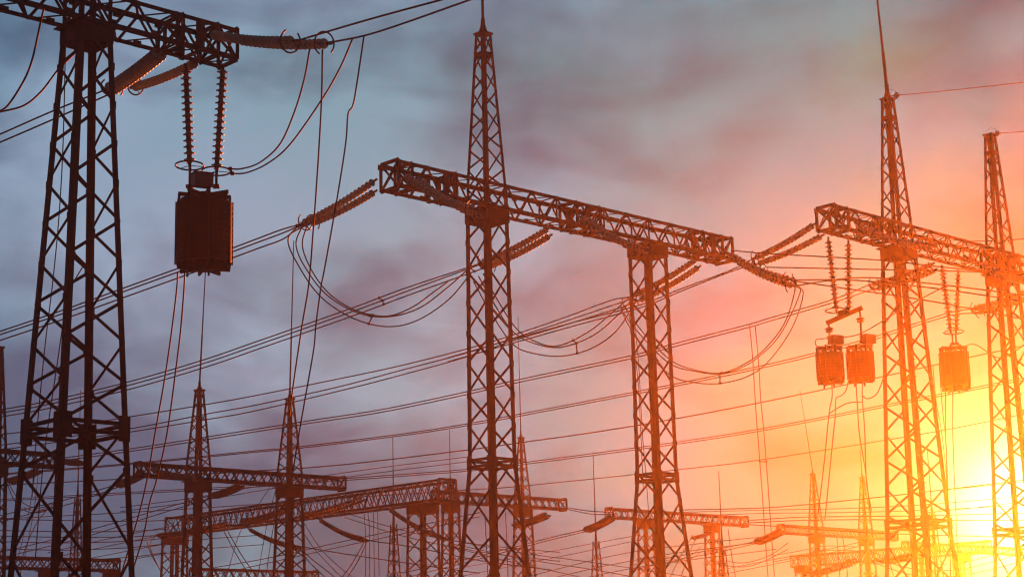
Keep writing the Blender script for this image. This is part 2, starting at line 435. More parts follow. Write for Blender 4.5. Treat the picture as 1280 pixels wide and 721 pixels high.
F10.column(1150, [1.3, (0.3, 2.0)], 1.2); F10.column(1290, [1.3, (0.3, 2.0)], 1.2)

# free-standing lightning masts far off
def mast(px, ytop, yrod, d, label):
    d *= KF
    top = at(px, ytop, d); rod = at(px, yrod, d); b = V((top.x, top.y, 0))
    o = thing('lightning_mast', b, label, 'lightning mast', 'far free-standing lightning masts')
    prof = [(top.z, .45 * KF), (0, 1.9 * KF)]; mb = MB()
    lattice(mb, b, U, Wd, prof, levels(prof, lambda z: 1.0 * KF), .055, .08)
    br = mb.build('bracing', STEEL, o, b); legs(br, b, b, U, Wd, prof, .09)
    m = MB(); m.tube([V((top.x, top.y, top.z - .2)), top + Z * .9, V((top.x, top.y, rod.z))], [.10, .045, .022], 6); m.build('lightning_rod', STEEL, o, b)
mast(492, 655, 543, 160, 'far lattice mast with thin rod under the slanting insulator-lined crossarm')
mast(745, 676, 562, 165, 'far lattice mast with thin rod between the two columns of the central portal')
mast(903, 685, 586, 168, 'far lattice mast with thin rod beside the end of the smallest portal')

# ------------------------------------------------------------------ insulators
def disc_mesh(r, pitch, m, core):
    mb = MB(); k = pitch
    h = min(k * .40, .075)
    mb.lathe([(.0, 0), (r * core, 0), (r * core * 1.1, h * .5), (r * .95, h * .72), (r, h), (r * .95, h * 1.3), (r * max(core, .5), h * 1.3), (r * core, h * 1.5), (r * core * .8, k), (0, k)], V((0, 0, 0)), Z, 16)
    o = mb.build('insulator_disc', m); me = o.data; bpy.data.objects.remove(o); return me
PITCH_D = .245
DISC = {'g': disc_mesh(.165, PITCH_D, GLASS, .24), 'b': disc_mesh(.185, PITCH_D * .82, BROWN, .5)}
def ring_mesh(R_, c, nrm, side, gap=0.0, spokes=True):
    mb = MB(); nrm = nrm.normalized(); a = (side - nrm * side.dot(nrm)).normalized(); b = nrm.cross(a)
    n = 22; t0, t1 = gap / 2, 2 * math.pi - gap / 2
    if gap == 0: mb.tube([c + a * (R_ * math.cos(2 * math.pi * k / n)) + b * (R_ * math.sin(2 * math.pi * k / n)) for k in range(n)], .028, 6, True)
    else: mb.tube([c + a * (R_ * math.cos(t0 + (t1 - t0) * k / n)) + b * (R_ * math.sin(t0 + (t1 - t0) * k / n)) for k in range(n + 1)], .028, 6)
    if spokes:
        for t in ((math.pi * .55, math.pi * 1.45) if gap else (.4, .4 + math.pi * 2 / 3, .4 + math.pi * 4 / 3)):
            mb.tube([c, c + a * (R_ * math.cos(t)) + b * (R_ * math.sin(t))], .014, 5)
    return mb
def sagpts(p, q, sag, n):
    return [p.lerp(q, i / n) - Z * (sag * 4 * (i / n) * (1 - i / n)) for i in range(n + 1)]
def string_into(parent, base, p, q, kind, sag, fit=.25, near=True, ring=None, part='insulator_string', r=1.0):
    """one string of discs hung between p and q; its rod is the part, each disc a sub-part"""
    ln = (q - p).length; path = sagpts(p, q, sag, 24)
    rod = MB(); rod.tube(path, .03, 6)
    so = rod.build(part, FITTING, parent, base)
    pd = PITCH_D * (.82 if kind == 'b' else 1)
    n = max(5, int((ln - 2 * fit) / (pd if near else .19)))
    t0 = fit / ln; t1 = 1 - fit / ln
    def P(t):
        x = min(max(t, 0), 1) * 24; i = min(int(x), 23); return path[i].lerp(path[i + 1], x - i)
    if near:
        for k in range(n):
            a = P(t0 + (t1 - t0) * k / n); b = P(t0 + (t1 - t0) * (k + 1) / n)
            o = bpy.data.objects.new('insulator_disc', DISC[kind]); C.objects.link(o); o.parent = so
            o.location = a - base; o.rotation_mode = 'QUATERNION'; o.rotation_quaternion = (b - a).to_track_quat('Z', 'Y')
            o.scale = (r, r, (b - a).length / pd)
    else:
        mb = MB()
        for k in range(n):
            a = P(t0 + (t1 - t0) * k / n); b = P(t0 + (t1 - t0) * (k + 1) / n)
            mb.lathe([(.04, 0), (.13 * r, .3 * (b - a).length), (.125 * r, .5 * (b - a).length), (.035, .6 * (b - a).length), (.04, (b - a).length)], a, b - a, 9)
        mb.build('disc_stack', DULL, so, base)
    for e, t in ((p, t0), (q, t1)):
        MB().tube([e, P(t)], .055, 6).build('end_fitting', FITTING, so, base)
    if ring:
        gap, R_, side, dt = ring
        d = (P(t1) - P(t1 - .05)).normalized()
        ring_mesh(R_, P(t1 - dt), d, side, gap).build('corona_ring', FITTING, so, base)
    return so
g_ten = 'strain insulator sets pulling conductors off the crossarms'
def strain(label, pairs, kind='g', sag=.12, ring=True, near=True, yoke=True, group=g_ten, gap=1.3, R_=.32):
    """pairs: [((px,py,d),(px,py,d)), ...] strings side by side, joined by a yoke plate at the tip"""
    E = [(at(*a), at(*b)) for a, b in pairs]; base = E[0][0]
    o = thing('insulator_set', base, label, 'insulator', group)
    for i, (p, q) in enumerate(E):
        side = V((0, 0, 1)) if i % 2 == 0 else V((.4, 0, -1))
        string_into(o, base, p, q, kind, sag, near=near, ring=(gap, R_, side, .03) if ring else None)
    if yoke and len(E) > 1:
        m = MB(); q0, q1 = E[0][1], E[-1][1]
        m.bar(q0, q1, .14, .03, (q0 - E[0][0])); m.build('yoke_plate', FITTING, o, base)
    return o

# on the coil-bearing portal
strain('pair of thick insulator strings slanting down behind the coil-bearing column', [((200, 62, 56.5), (131, 112, 60.5)), ((207, 66, 56.8), (138, 116, 60.8))], sag=.06, R_=.28)
strain('single insulator string slanting from the crossarm to a spoked ring beside the coil-bearing column', [((248, 77, 58), (163, 110, 62))], sag=.1, gap=0, R_=.29)
strain('pair of dark insulator strings reaching out level from the tip of the coil-bearing crossarm', [((262, 43, 57.5), (372, 51, 53.6)), ((297, 50, 57.0), (415, 54, 53.0))], sag=.10, yoke=False, R_=.36)
# on the central portal
strain('twin insulator strings slanting down from the free end of the central crossarm', [((471, 224, 72.8), (374, 281, 76.2)), ((471, 238, 72.8), (384, 281, 76.0))], R_=.36)
strain('twin insulator strings slanting down behind the central peaked column', [((688, 284, 79.4), (598, 330, 83)), ((690, 293, 79.4), (605, 335, 83))], R_=.36)
strain('twin insulator strings slanting down behind the central column without a peak', [((872, 323, 85.6), (788, 371, 89.4)), ((876, 332, 85.6), (796, 377, 89.4))], R_=.36)
strain('twin insulator strings drooping across the face of the central crossarm near its free end', [((504, 217, 71.4), (598, 262, 68.0)), ((520, 222, 71.8), (608, 270, 68.2))], sag=.25, R_=.36)
strain('twin insulator strings drooping across the crossarm between the two central columns', [((723, 269, 78.6), (806, 311, 75.2)), ((731, 272, 78.8), (816, 315, 75.4))], sag=.25, R_=.36)
strain('twin insulator strings drooping outward from the low end of the central crossarm', [((908, 315, 84.2), (992, 350, 81.0)), ((914, 321, 84.3), (996, 358, 81.0))], sag=.2, R_=.36)
# on the portal in the sun glow
strain('twin insulator strings slanting down from the free end of the sun glow crossarm', [((1020, 279, 80.8), (940, 324, 84.6)), ((1030, 293, 80.8), (943, 331, 84.4))], R_=.36)
strain('twin insulator strings slanting behind the near column of the sun glow portal', [((1168, 329, 88.0), (1086, 356, 91.8)), ((1172, 336, 88.0), (1092, 361, 91.8))], R_=.36)
strain('twin insulator strings slanting behind the column at the edge of the sun glow portal', [((1288, 362, 93.0), (1213, 386, 96.6)), ((1292, 369, 93.0), (1219, 391, 96.6))], R_=.36)
strain('twin insulator strings sagging across the sun glow crossarm in front of its rod-topped column', [((1070, 279, 80.6), (1160, 304, 77.4)), ((1082, 284, 81.0), (1172, 308, 77.6))], sag=.3, ring=False)
strain('twin insulator strings sagging across the sun glow crossarm in front of its rodless column', [((1205, 319, 87.0), (1286, 346, 84.0)), ((1216, 325, 87.4), (1292, 352, 84.2))], sag=.3, ring=False)

# hanging strings over the coils
g_hang = 'insulator strings hanging the coils from the crossarms'
def hanger(label, a, b, ring=None, kind='b', fit=.2):
    p, q = at(*a), at(*b); o = thing('insulator_string', p, label, 'insulator', g_hang)
    string_into(o, p, p, q, kind, 0, fit=fit, part='core_rod', r=1.02)
    if ring:
        cpt = at(*ring[0]); ring_mesh(ring[1], cpt, Z + V((.0, .05, 0)), V((1, 0, 0))).build('corona_ring', FITTING, o, p)
DT = 57.4
hanger('brown insulator string above the big coil, hung farther in from the crossarm tip', (232, 80, DT), (237.5, 212, DT), ((237, 207, DT), .46))
hanger('brown insulator string above the big coil, hung from the very tip of the crossarm', (279, 80, DT), (270.5, 219, DT), ((270.5, 214, DT), .46))
D2 = 82.5
hanger('outermost insulator string over the paired small coils', (1035, 296, D2), (1046, 392, D2), ((1045, 388, D2), .5))
hanger('inner insulator string over the paired small coils', (1060.5, 300, D2), (1061, 392, D2))
D4 = 90
hanger('insulator string over the single pale coil, nearer the rod-topped column', (1177, 331, D4), (1189, 418, D4), ((1192, 415, D4), .5))
hanger('insulator string over the single pale coil, nearer the rodless column', (1198, 337, D4), (1195, 418, D4))

# ------------------------------------------------------------------ the hanging coils (line traps)
g_coil = 'line trap coils hanging under the crossarms'
def trap(label, px, ytop, ybot, wpx, d, hang, boxpos=None, ribs=11, group=g_coil):
    c0 = at(px, ybot, d); c1 = at(px, ytop, d); c = V((c0.x, c0.y, c0.z)); H = c1.z - c0.z; r = wpx / 2 / FPX * d
    o = thing('line_trap', c, label, 'line trap', group)
    prof = []; z0, z1 = .22, H - .34
    for k in range(ribs):
        a = z0 + (z1 - z0) * k / ribs; b = z0 + (z1 - z0) * (k + 1) / ribs
        prof += [(r * .982, a), (r * .982, a + (b - a) * .28), (r * .995, a + (b - a) * .36), (r * .995, a + (b - a) * .64), (r * .982, a + (b - a) * .72)]
    prof += [(r * .982, z1), (r * .86, z1), (r * .86, z0), (r * .982, z0)]
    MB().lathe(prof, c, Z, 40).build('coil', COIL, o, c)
    ties = MB()
    for k in range(14):
        t = 2 * math.pi * (k + .3) / 14; n = V((math.cos(t), math.sin(t), 0)); s = V((-n.y, n.x, 0))
        ties.box(c + n * (r * 1.0) + Z * (H / 2 - .06), n * .018, s * .03, Z * (H / 2 - .24))
    ties.build('tie_bars', COIL, o, c)
    MB().lathe([(r * .35, z0 + .05), (r * .35, z1 - .05), (0, z1 - .05)], c, Z, 16).build('core', COIL, o, c)
    for z, nm in ((.07, 'bottom_frame'), (H - .07, 'top_frame')):
        m = MB()
        for k in range(4):
            t = math.pi * k / 4 + .35; n = V((math.cos(t), math.sin(t), 0)); s = V((-n.y, n.x, 0))
            m.box(c + Z * z, n * r * (.99 if k % 2 else .93), s * .035, Z * .065)
            for e in (-1, 1): m.box(c + Z * (z + (.09 if z < 1 else -.14)) + n * e * r * .90, n * .04, s * .04, Z * (.09 if z < 1 else .15))
        m.lathe([(0, z - .08), (r * .3, z - .08), (r * .3, z + .08), (0, z + .08)], c, Z, 14)
        m.build(nm, COIL, o, c)
    for (hx, hy) in hang:
        top = MB(); p = at(hx, hy, d); top.tube([p, V((p.x, p.y, c.z + H - .02))], .045, 8)
        top.box(V((p.x, p.y, c.z + H + .04)), V((.11, 0, 0)), V((0, .11, 0)), Z * .05)
        top.build('hanger_rod', FITTING, o, c)
    if boxpos:
        bx, bw_, bh = boxpos; p = at(bx, ytop, d)
        b = MB(); e = V((p.x, p.y - r * .35, c.z + H + bh / 2 - .02))
        q = V((math.cos(.5), math.sin(.5), 0)); q2 = V((-q.y, q.x, 0))
        b.box(e, q * bw_ / 2, q2 * bw_ * .34, Z * bh / 2); b.box(e + Z * (bh / 2 + .015), q * (bw_ / 2 + .03), q2 * (bw_ * .34 + .03), Z * .012)
        b.build('tuning_box', BOXM, o, c)
    st = MB(); st.tube([c + V((-r * .55, -.1, .05)), c + V((-r * .55, -.1, -.22))], .04, 6); st.tube([c + V((r * .2, -.1, .05)), c + V((r * .2, -.1, -.2))], .04, 6)
    st.build('terminal', FITTING, o, c)
    return o
trap('large dark ribbed coil drum hanging alone under two brown insulator strings', 254.5, 236, 338, 71, DT, [(237.5, 211), (270.5, 218)], (255, .62, .42))
trap('small coil drum under the low end of the slanting yoke bar', 1039, 431, 480, 34, D2, [(1036, 404)], (1044, .62, .38), 8)
trap('small coil drum under the raised end of the slanting yoke bar', 1077, 430, 478, 34, D2, [(1075, 390)], (1084, .62, .38), 8)
trap('single pale coil drum between the two columns of the sun glow portal', 1195.5, 431, 488, 36, D4, [(1190, 417), (1194.5, 417)], None, 14)
# the yoke bar over the pair of coils
ya, yb = at(1033, 404, D2), at(1078, 384.5, D2); base = ya.lerp(yb, .5)
yo = MB(); yo.bar(ya, yb, .22, .10, V((0, 1, 0))); yo.box(at(1054, 391, D2), (yb - ya).normalized() * .28, V((0, .12, 0)), Z * .16)
tag(yo.build('yoke_bar', STEEL, None, base), 'slanting steel bar under two insulator strings carrying the paired small coils', 'yoke bar')
for nm, lab, a, b in (('a', 'short insulator link between the low end of the yoke bar and its coil', (1036, 404, D2), (1037, 424, D2)),
                      ('b', 'short insulator link between the raised end of the yoke bar and its coil', (1075, 388, D2), (1076, 418, D2))):
    p, q = at(*a), at(*b); o = thing('suspension_link', p, lab, 'link', 'links under the yoke bar')
    MB().tube([p, q], .035, 6).build('rod', FITTING, o, p)
    k = p.lerp(q, .35)
    MB().lathe([(.04, .1), (.2, .02), (.2, -.03), (.1, -.06), (.17, -.12), (.17, -.16), (.04, -.2)], k, Z, 12).build('insulator_disc', BROWN, o, p)

# ------------------------------------------------------------------ conductors
def depth_w(x, x0, d0): return d0 + 0.2 * (d0 * (x0 - XW) / (x - XW) - d0)
def strand_pts(pts, law, dx=0, dy=0, da=None):
    out = []
    n = len(pts)
    for i, p in enumerate(pts):
        x, y = p[0] + dx, p[1] + dy
        if len(p) == 3: d = p[2]
        elif law[0] == 'w': d = depth_w(x, law[1], law[2])
        else: d = law[1] + (law[2] - law[1]) * i / (n - 1)
        out.append(at(x, y, d))
    return out
def line(label, strands, law, r=.03, group=None, cat='power line', name='power_line', spacers=(), k=8):
    """one strand -> one mesh; several strands (clamped together by spacers) -> a thing with conductors as parts"""
    P = [spline(strand_pts(s, law), k) for s in strands]
    if len(P) == 1:
        mb = MB(); mb.tube(P[0], r, 6); return tag(mb.build(name, CABLE, None, P[0][0], True), label, cat, group)
    o = thing(name, P[0][0], label, cat, group)
    for q in P: MB().tube(q, r, 6).build('conductor', CABLE, o, P[0][0], True)
    for f in spacers:
        m = MB()
        idx = [min(len(q) - 1, int(f * (len(q) - 1))) for q in P]
        pp = [q[i] for q, i in zip(P, idx)]
        for a, b in zip(pp, pp[1:]):
            m.tube([a, b], r * 1.1, 6); m.box(a, V((.06, 0, 0)), V((0, .06, 0)), Z * .05); m.box(b, V((.06, 0, 0)), V((0, .06, 0)), Z * .05)
        m.build('spacer', FITTING, o, P[0][0])
    return o
def off(pts, dy0, dy1=None, dx=0):
    n = len(pts); dy1 = dy0 if dy1 is None else dy1
    return [(p[0] + dx, p[1] + dy0 + (dy1 - dy0) * i / (n - 1)) + tuple(p[2:]) for i, p in enumerate(pts)]

gl = 'conductors strung between the gantries'
gd = 'dropper cables hanging down to the equipment below'
gj = 'slack jumper loops under the crossarms'
# from the coil-bearing portal
line('upper conductor leaving the level insulator pair toward the top of the sky', [[(372, 51, 53.6), (460, 25, 50.6), (552, 0, 48), (640, -24, 45.5)]], ('w',), group=gl)
line('lower conductor leaving the level insulator pair toward the top of the sky', [[(415, 53, 53.0), (455, 45, 52.0), (500, 31, 50.4), (585, 1, 48), (680, -32, 45.5)]], ('w',), group=gl)
line('pair of conductors running off behind the coil-bearing column at crossarm level', [[(133, 112), (66, 139), (0, 168), (-60, 194)], [(139, 117), (65, 150), (0, 178), (-60, 203)]], ('w', 133, 60.5), group=gl, spacers=(.02,))
line('slack cable curving from under the crossarm inside the coil-bearing portal', [[(55, 10, 50.5), (51, 27, 50.8), (37, 85, 51.5), (15, 125, 52), (0, 139, 52.4), (-30, 150, 53)]], ('w',), group=gj, cat='cable', name='cable')
line('slack cable curving away from behind the shaft of the coil-bearing portal', [[(110, 50, 56), (88, 72, 55.5), (72, 88, 55), (52, 114, 54.3), (30, 132, 53.6), (0, 140, 53), (-30, 146, 53)]], ('w',), group=gj, cat='cable', name='cable')
line('pair of slack cables looping from the level conductors to the big coil', [[(387, 62), (380, 100), (368, 140), (350, 180), (325, 203), (302, 211), (286, 211)], [(441, 48), (425, 85), (402, 125), (363, 180), (335, 204), (308, 216), (288, 217)]], ('lin', 53, 57.2), r=.027, group=gj, cat='cable', name='cable', spacers=(.985,))
line('pair of long cables dropping from the level conductors in front of the central crossarm tip', [[(403, 62), (402, 120), (399, 180), (394, 255), (391, 295), (386, 355), (377, 410), (366, 485), (362, 520)], [(455, 45), (446, 105), (441, 132), (435, 143), (432, 180), (421, 250), (406, 334), (401, 360), (395, 405), (392, 437), (381, 500), (374, 540), (366, 590)]], ('lin', 53, 60), r=.026, group=gd, cat='cable', name='cable', k=6)
sp = MB(); sa, sb = at(390, 337, 57.2), at(406.5, 334, 57.2)
line('pair of cables dropping from under the big coil to the ground equipment', [[(222, 340), (221, 360), (215, 410), (206, 472), (194, 540), (184, 598), (172, 648), (150, 722)], [(231, 340), (230, 360), (226, 410), (220, 460), (209, 540), (196, 598), (187, 628), (180, 666), (163, 722)]], ('lin', 57.4, 63), r=.027, group=gd, cat='cable', name='cable')
line('pair of thin cables hanging down inside the coil-bearing column', [[(82, 50), (79, 175), (74, 267), (66, 352), (56, 435), (46, 540), (40, 620)], [(105, 330), (85, 372), (70, 465), (59, 540), (52, 600), (44, 700)]], ('lin', 54, 57), r=.02, group=gd, cat='cable', name='cable')
# central portal, the three phases running away
ph1 = [(374, 281), (352, 287), (320, 299), (240, 329), (160, 358), (80, 387), (0, 414), (-60, 434)]
line('three-wire bundle running from the free end of the central crossarm past the big coil', [ph1, [(375, 282)] + off(ph1, 5, 4)[1:], [(384, 281), (368, 289)] + off(ph1, 13, 11)[1:]], ('w', 368, 76.4), group=gl, spacers=(.02,), r=.032)
ph2 = [(598, 330), (507, 360), (437, 386), (320, 427), (250, 451), (157, 478), (60, 501), (0, 512), (-60, 522)]
line('three-wire bundle running away behind the peaked central column', [ph2, [(599, 331)] + off(ph2, 3, 3.5, 4)[1:], [(605, 335)] + off(ph2, 8, 8, 6)[1:]], ('w', 592, 83.2), group=gl, spacers=(.02, .2), r=.03)
ph3 = [(788, 371), (762, 376), (705, 397), (640, 419), (583, 436), (500, 457), (420, 474), (320, 494), (259, 505), (160, 521), (80, 533), (0, 543), (-60, 550)]
ph3b = [(790, 373), (770, 380), (705, 402), (640, 423), (583, 441), (500, 463), (420, 484), (320, 506), (259, 517), (160, 536), (80, 546), (0, 556), (-60, 563)]
ph3c = [(796, 377), (780, 383), (700, 408), (640, 426), (583, 446), (500, 469), (430, 487), (320, 513), (259, 524), (160, 540), (80, 551), (0, 562), (-60, 569)]
line('three-wire bundle running away behind the central column without a peak', [ph3, ph3b, ph3c], ('w', 782, 89.6), group=gl, r=.03)
# loops under the central crossarm
lp = [(374, 281), (360, 300), (372, 330), (400, 370), (440, 397), (482, 408), (520, 401), (560, 375), (590, 340)]
lp2 = [(378, 282), (370, 306), (382, 335), (408, 368), (445, 390), (482, 396), (522, 386), (556, 362), (590, 332)]
lp3 = [(384, 281), (378, 308), (392, 342), (415, 370), (448, 389), (484, 395), (515, 384), (542, 365), (560, 352)]
line('three-wire slack loop under the free end of the central crossarm', [lp2, lp3, lp][::-1], ('lin', 76, 80), r=.031, group=gj, cat='jumper loop', name='jumper_loop', spacers=(.57,))
q1 = [(592, 352), (612, 388), (640, 429), (665, 441), (702, 445), (740, 435), (770, 414), (790, 385), (796, 377)]
q2 = [(598, 345), (618, 380), (640, 413), (665, 428), (700, 434), (740, 420), (770, 396), (786, 379), (790, 373)]
q3 = [(604, 342), (622, 375), (645, 410), (670, 427), (698, 432), (735, 415), (765, 391), (782, 376), (788, 371)]
line('three-wire slack loop strung between the two central columns', [q1, q2, q3], ('lin', 82, 87), r=.031, group=gj, cat='jumper loop', name='jumper_loop', spacers=(.57,))
t1 = [(796, 377), (778, 388),  (800, 428), (837, 468), (870, 478), (900, 479), (935, 470), (962, 450), (990, 410), (1004, 368), (996, 358)]
t2 = [(790, 373), (776, 384),  (802, 420), (837, 454), (870, 464), (900, 467), (925, 460), (948, 446), (976, 417), (1000, 366), (994, 355)]
t3 = [(788, 371), (778, 378),  (806, 418), (840, 451), (872, 463), (902, 466), (930, 455), (955, 437), (980, 405), (993, 366), (992, 350)]
line('three-wire slack loop between the central column without a peak and the sun glow', [t1, t2, t3], ('lin', 88, 82), r=.028, group=gj, cat='jumper loop', name='jumper_loop', spacers=(.5,))
# wires that cross from the central portal to the sun glow portal
line('pair of wires running level from the central crossarm end through the sun glow crossarm', [[(915, 313), (960, 317), (1097, 325), (1180, 334), (1300, 346)], [(958, 334), (1060, 336), (1150, 338), (1230, 340), (1300, 343)]], ('lin', 84, 78), group=gl, r=.03)
line('three-wire bundle running from the drooping end insulators below the sun glow crossarm', [[(992, 351), (1060, 361), (1130, 371), (1200, 383), (1300, 403)], [(992, 350), (1062, 350), (1140, 357), (1210, 366), (1300, 380)], [(996, 357), (1040, 350), (1090, 347), (1160, 354), (1220, 361), (1300, 372)]], ('lin', 81, 76), group=gl, r=.031)
line('conductor pair running away from the sun glow crossarm tip under the central crossarm', [[(940, 324), (915, 337), (854, 360), (800, 381), (720, 402), (640, 424), (560, 447)], [(943, 331), (915, 339), (856, 362), (802, 384), (722, 406), (640, 429), (560, 452)]], ('w', 941, 84.6), group=gl, r=.03)
l4 = [(1086, 356), (1042, 374), (960, 398), (937, 405), (837, 431), (786, 445), (640, 476), (585, 489), (480, 511), (390, 525), (320, 536), (160, 561), (0, 582), (-60, 589)]
line('conductor pair running away from behind the rod-topped sun glow column', [l4, [(1092, 361)] + off(l4, 4, 3)[1:]], ('w', 1088, 92), group=gl, r=.03)
l5 = [(1213, 386), (1182, 392), (1095, 420), (1022, 440), (960, 455), (837, 481), (640, 519), (585, 529), (510, 541), (374, 558), (320, 563), (160, 579), (0, 592), (-60, 597)]
line('conductor pair running away behind both paired small coils', [l5, [(1219, 391)] + off(l5, 4, 1)[1:]], ('w', 1213, 96.8), group=gl, r=.03)
l6 = [(1300, 428), (1200, 449), (1065, 479), (960, 501), (840, 524), (736, 541), (657, 552), (585, 562), (452, 578), (374, 585), (320, 588), (160, 598), (0, 606), (-60, 609)]
line('conductor line passing just under the paired small coils', [l6], ('w', 1213, 103), group=gl, r=.036)
l7 = [(1300, 468), (1280, 472), (1120, 503), (960, 534), (840, 553), (660, 577), (585, 586), (427, 598), (320, 606), (160, 615), (-40, 626)]
line('conductor pair passing just under the pale single coil', [l7, off(l7, 3, 2)], ('w', 1213, 107), group=gl, r=.03)
l8 = [(1300, 513), (1165, 540), (960, 573), (845, 587), (664, 606), (585, 612), (427, 622), (320, 630), (160, 640), (-40, 650)]
line('lowest long conductor line crossing over all the small far portals', [l8], ('w', 1213, 112), group=gl, r=.03)
# earth wires from the sun glow peaks
line('thin earth wire strung from the foot of the rod on the sun glow portal', [[(1113, 119.5, 84), (1122, 119.5, 83), (1200, 112, 78), (1300, 101, 72)]], ('w',), r=.02, group='earth wires at the peak tops')
line('thin earth wire strung from the flat top of the rodless peak', [[(1245, 167, 91), (1256, 166.5, 90), (1310, 162, 86)]], ('w',), r=.02, group='earth wires at the peak tops')
for lab, pt, d in (('small earth wire clamp insulator under the rod foot', (1121, 119.5), 83.2), ('small earth wire clamp insulator on the rodless peak', (1247, 167), 90.8)):
    p = at(pt[0], pt[1], d); o = thing('clamp_insulator', p, lab, 'insulator', 'earth wire clamp insulators')
    MB().lathe([(.03, -.16), (.15, -.06), (.17, .02), (.05, .1), (.03, .2)], p, at(pt[0] + 5, pt[1], d) - p, 12).build('insulator_disc', GLASS, o, p)
    MB().tube([p, p + Z * .25 + V((-.08, 0, 0)), p + Z * .34 + V((-.3, .1, 0)), p + Z * .2 + V((-.52, .15, 0))], .012, 5).build('bond_wire', CABLE, o, p)
line('wire slipping out from behind the rodless peak at crossarm level', [[(1200, 302, 92), (1262, 300, 90), (1300, 296, 88)]], ('w',), r=.026, group=gl)
# cables around the small coils
line('looped cable joining the two small paired coils to the crossing wires', [[(1024, 436), (1019.5, 430), (1021, 424), (1030, 423), (1055, 421.5), (1075, 417), (1097, 405), (1118, 392), (1150, 374), (1181, 358)]], ('lin', 82, 85), r=.026, group=gj, cat='cable', name='cable')
line('slack cable bowing out from the pale single coil past the rodless column', [[(1207, 432), (1216, 430), (1226, 434), (1242, 445), (1258, 445), (1290, 424)]], ('lin', 90, 86), r=.027, group=gj, cat='cable', name='cable')
line('pair of cables dropping below the small coil at the low end of the yoke bar', [[(1040, 481), (1040, 497), (1037, 512), (1034, 540), (1030, 580), (1023, 640)], [(1060, 478), (1057, 489), (1050, 495), (1045, 498), (1044, 520), (1041, 550), (1036, 600), (1031, 650)]], ('lin', 82.5, 88), r=.027, group=gd, cat='cable', name='cable')
line('pair of cables dropping below the small coil at the raised end of the yoke bar', [[(1070, 479), (1072, 510), (1074, 540), (1082, 590), (1089, 650)], [(1078, 479), (1078, 500), (1081, 540), (1083, 600), (1090, 640)]], ('lin', 82.5, 90), r=.027, group=gd, cat='cable', name='cable')
line('cable swinging from beneath the raised small coil toward the rod-topped column', [[(1078, 494), (1084, 498), (1094, 494), (1100, 484), (1106, 466)]], ('lin', 82.5, 81.5), r=.027, group=gj, cat='cable', name='cable')
line('bowed cable bridging the droppers below the two paired small coils', [[(1036, 517), (1050, 508), (1062, 503), (1078, 502)]], ('lin', 82.5, 83), r=.026, group=gj, cat='cable', name='cable')
line('pair of cables dropping below the pale single coil into the sun glow', [[(1182, 489), (1182, 540), (1184, 600), (1187, 670), (1188, 725)], [(1191, 489), (1191, 540), (1193, 600), (1196, 670), (1197, 725)]], ('lin', 90, 97), r=.027, group=gd, cat='cable', name='cable')
line('group of thin droppers between the rod-topped column and the pale single coil', [[(1166, 456), (1170, 500), (1177, 540), (1183, 600), (1186, 700)], [(1174, 455), (1178, 510), (1183, 560), (1186, 640), (1189, 720)]], ('lin', 100, 108), r=.026, group=gd, cat='cable', name='cable')
line('pair of linked droppers falling between the central portal and the paired small coils', [[(937, 405), (941, 450), (944, 500), (947, 541), (953, 620), (960, 720)], [(944, 407), (948, 450), (951, 500), (955, 541), (961, 620), (968, 720)]], ('lin', 98, 104), r=.027, group=gd, cat='cable', name='cable', spacers=(.7,))
line('thin droppers falling among the bracing of the column without a peak', [[(792, 390), (798, 450), (803, 541), (808, 600), (812, 660)], [(786, 392), (797, 470), (801, 541), (804, 610)]], ('lin', 89.6, 92), r=.02, group=gd, cat='cable', name='cable')

# ------------------------------------------------------------------ insulators and wires of the yard beyond
g_fs = 'insulator sets on the far portals'
def fstr(label, a, b, d0, d1, two=True, kind='g', sag=.08):
    d0 *= KF; d1 *= KF
    pr = [((a[0], a[1], d0), (b[0], b[1], d1))]
    if two: pr.append(((a[0] + 5, a[1] + 3, d0), (b[0] + 5, b[1] + 3, d1)))
    return strain(label, pr, kind, sag, ring=False, near=False, yoke=two, group=g_fs)
fstr('pale insulator pair lying along the beam of the two-peaked far portal', (188, 586), (245, 596), 136, 131)
fstr('insulator pair pulling back behind the coil-bearing column from the two-peaked far portal', (180, 588), (143, 605), 140, 146)
fstr('insulator pair under the two-peaked far portal beside its first column', (300, 604), (263, 618), 146, 152)
fstr('insulator pair behind the belt of the coil-bearing portal', (65, 572), (100, 576), 148, 142)
fstr('dark insulator pair slanting under the beam behind the coil-bearing column', (48, 585), (8, 600), 150, 156)
fstr('pale insulator pair lying across the middle of the insulator-lined crossarm', (452, 621), (375, 643), 149, 152, sag=.12)
fstr('pale insulator pair lying across the far part of the insulator-lined crossarm', (362, 632), (300, 651), 158, 162, sag=.12)
fstr('pale insulator pair lying along the far tip of the insulator-lined crossarm', (285, 652), (195, 668), 164, 168, sag=.12)
fstr('drooping insulator pair under the middle of the insulator-lined crossarm', (398, 648), (455, 673), 153, 147, sag=.18)
fstr('drooping insulator pair under the far part of the insulator-lined crossarm', (310, 660), (371, 682), 160, 154, sag=.18)
fstr('drooping insulator pair in front of the near column of the insulator-lined crossarm', (485, 635), (556, 672), 148, 142, sag=.18)
fstr('insulator pair slanting under the portal at the foot of the peaked central column', (683, 641), (640, 655), 150, 156)
fstr('insulator pair slanting off the free end of the smallest portal', (764, 644), (729, 661), 149, 155)
fstr('insulator pair under the smallest portal beside its outer column', (890, 664), (864, 672), 160, 164, two=False)
fstr('insulator pair slanting off the free end of the two-peaked glow portal', (977, 660), (942, 676), 150, 156)
fstr('insulator pair lying along the slanting beam in the glow', (1070, 697), (1005, 716), 146, 149, sag=.12)
fstr('second insulator pair on the slanting glow beam beside the rod-topped column', (1160, 684), (1098, 700), 136, 140, sag=.12)

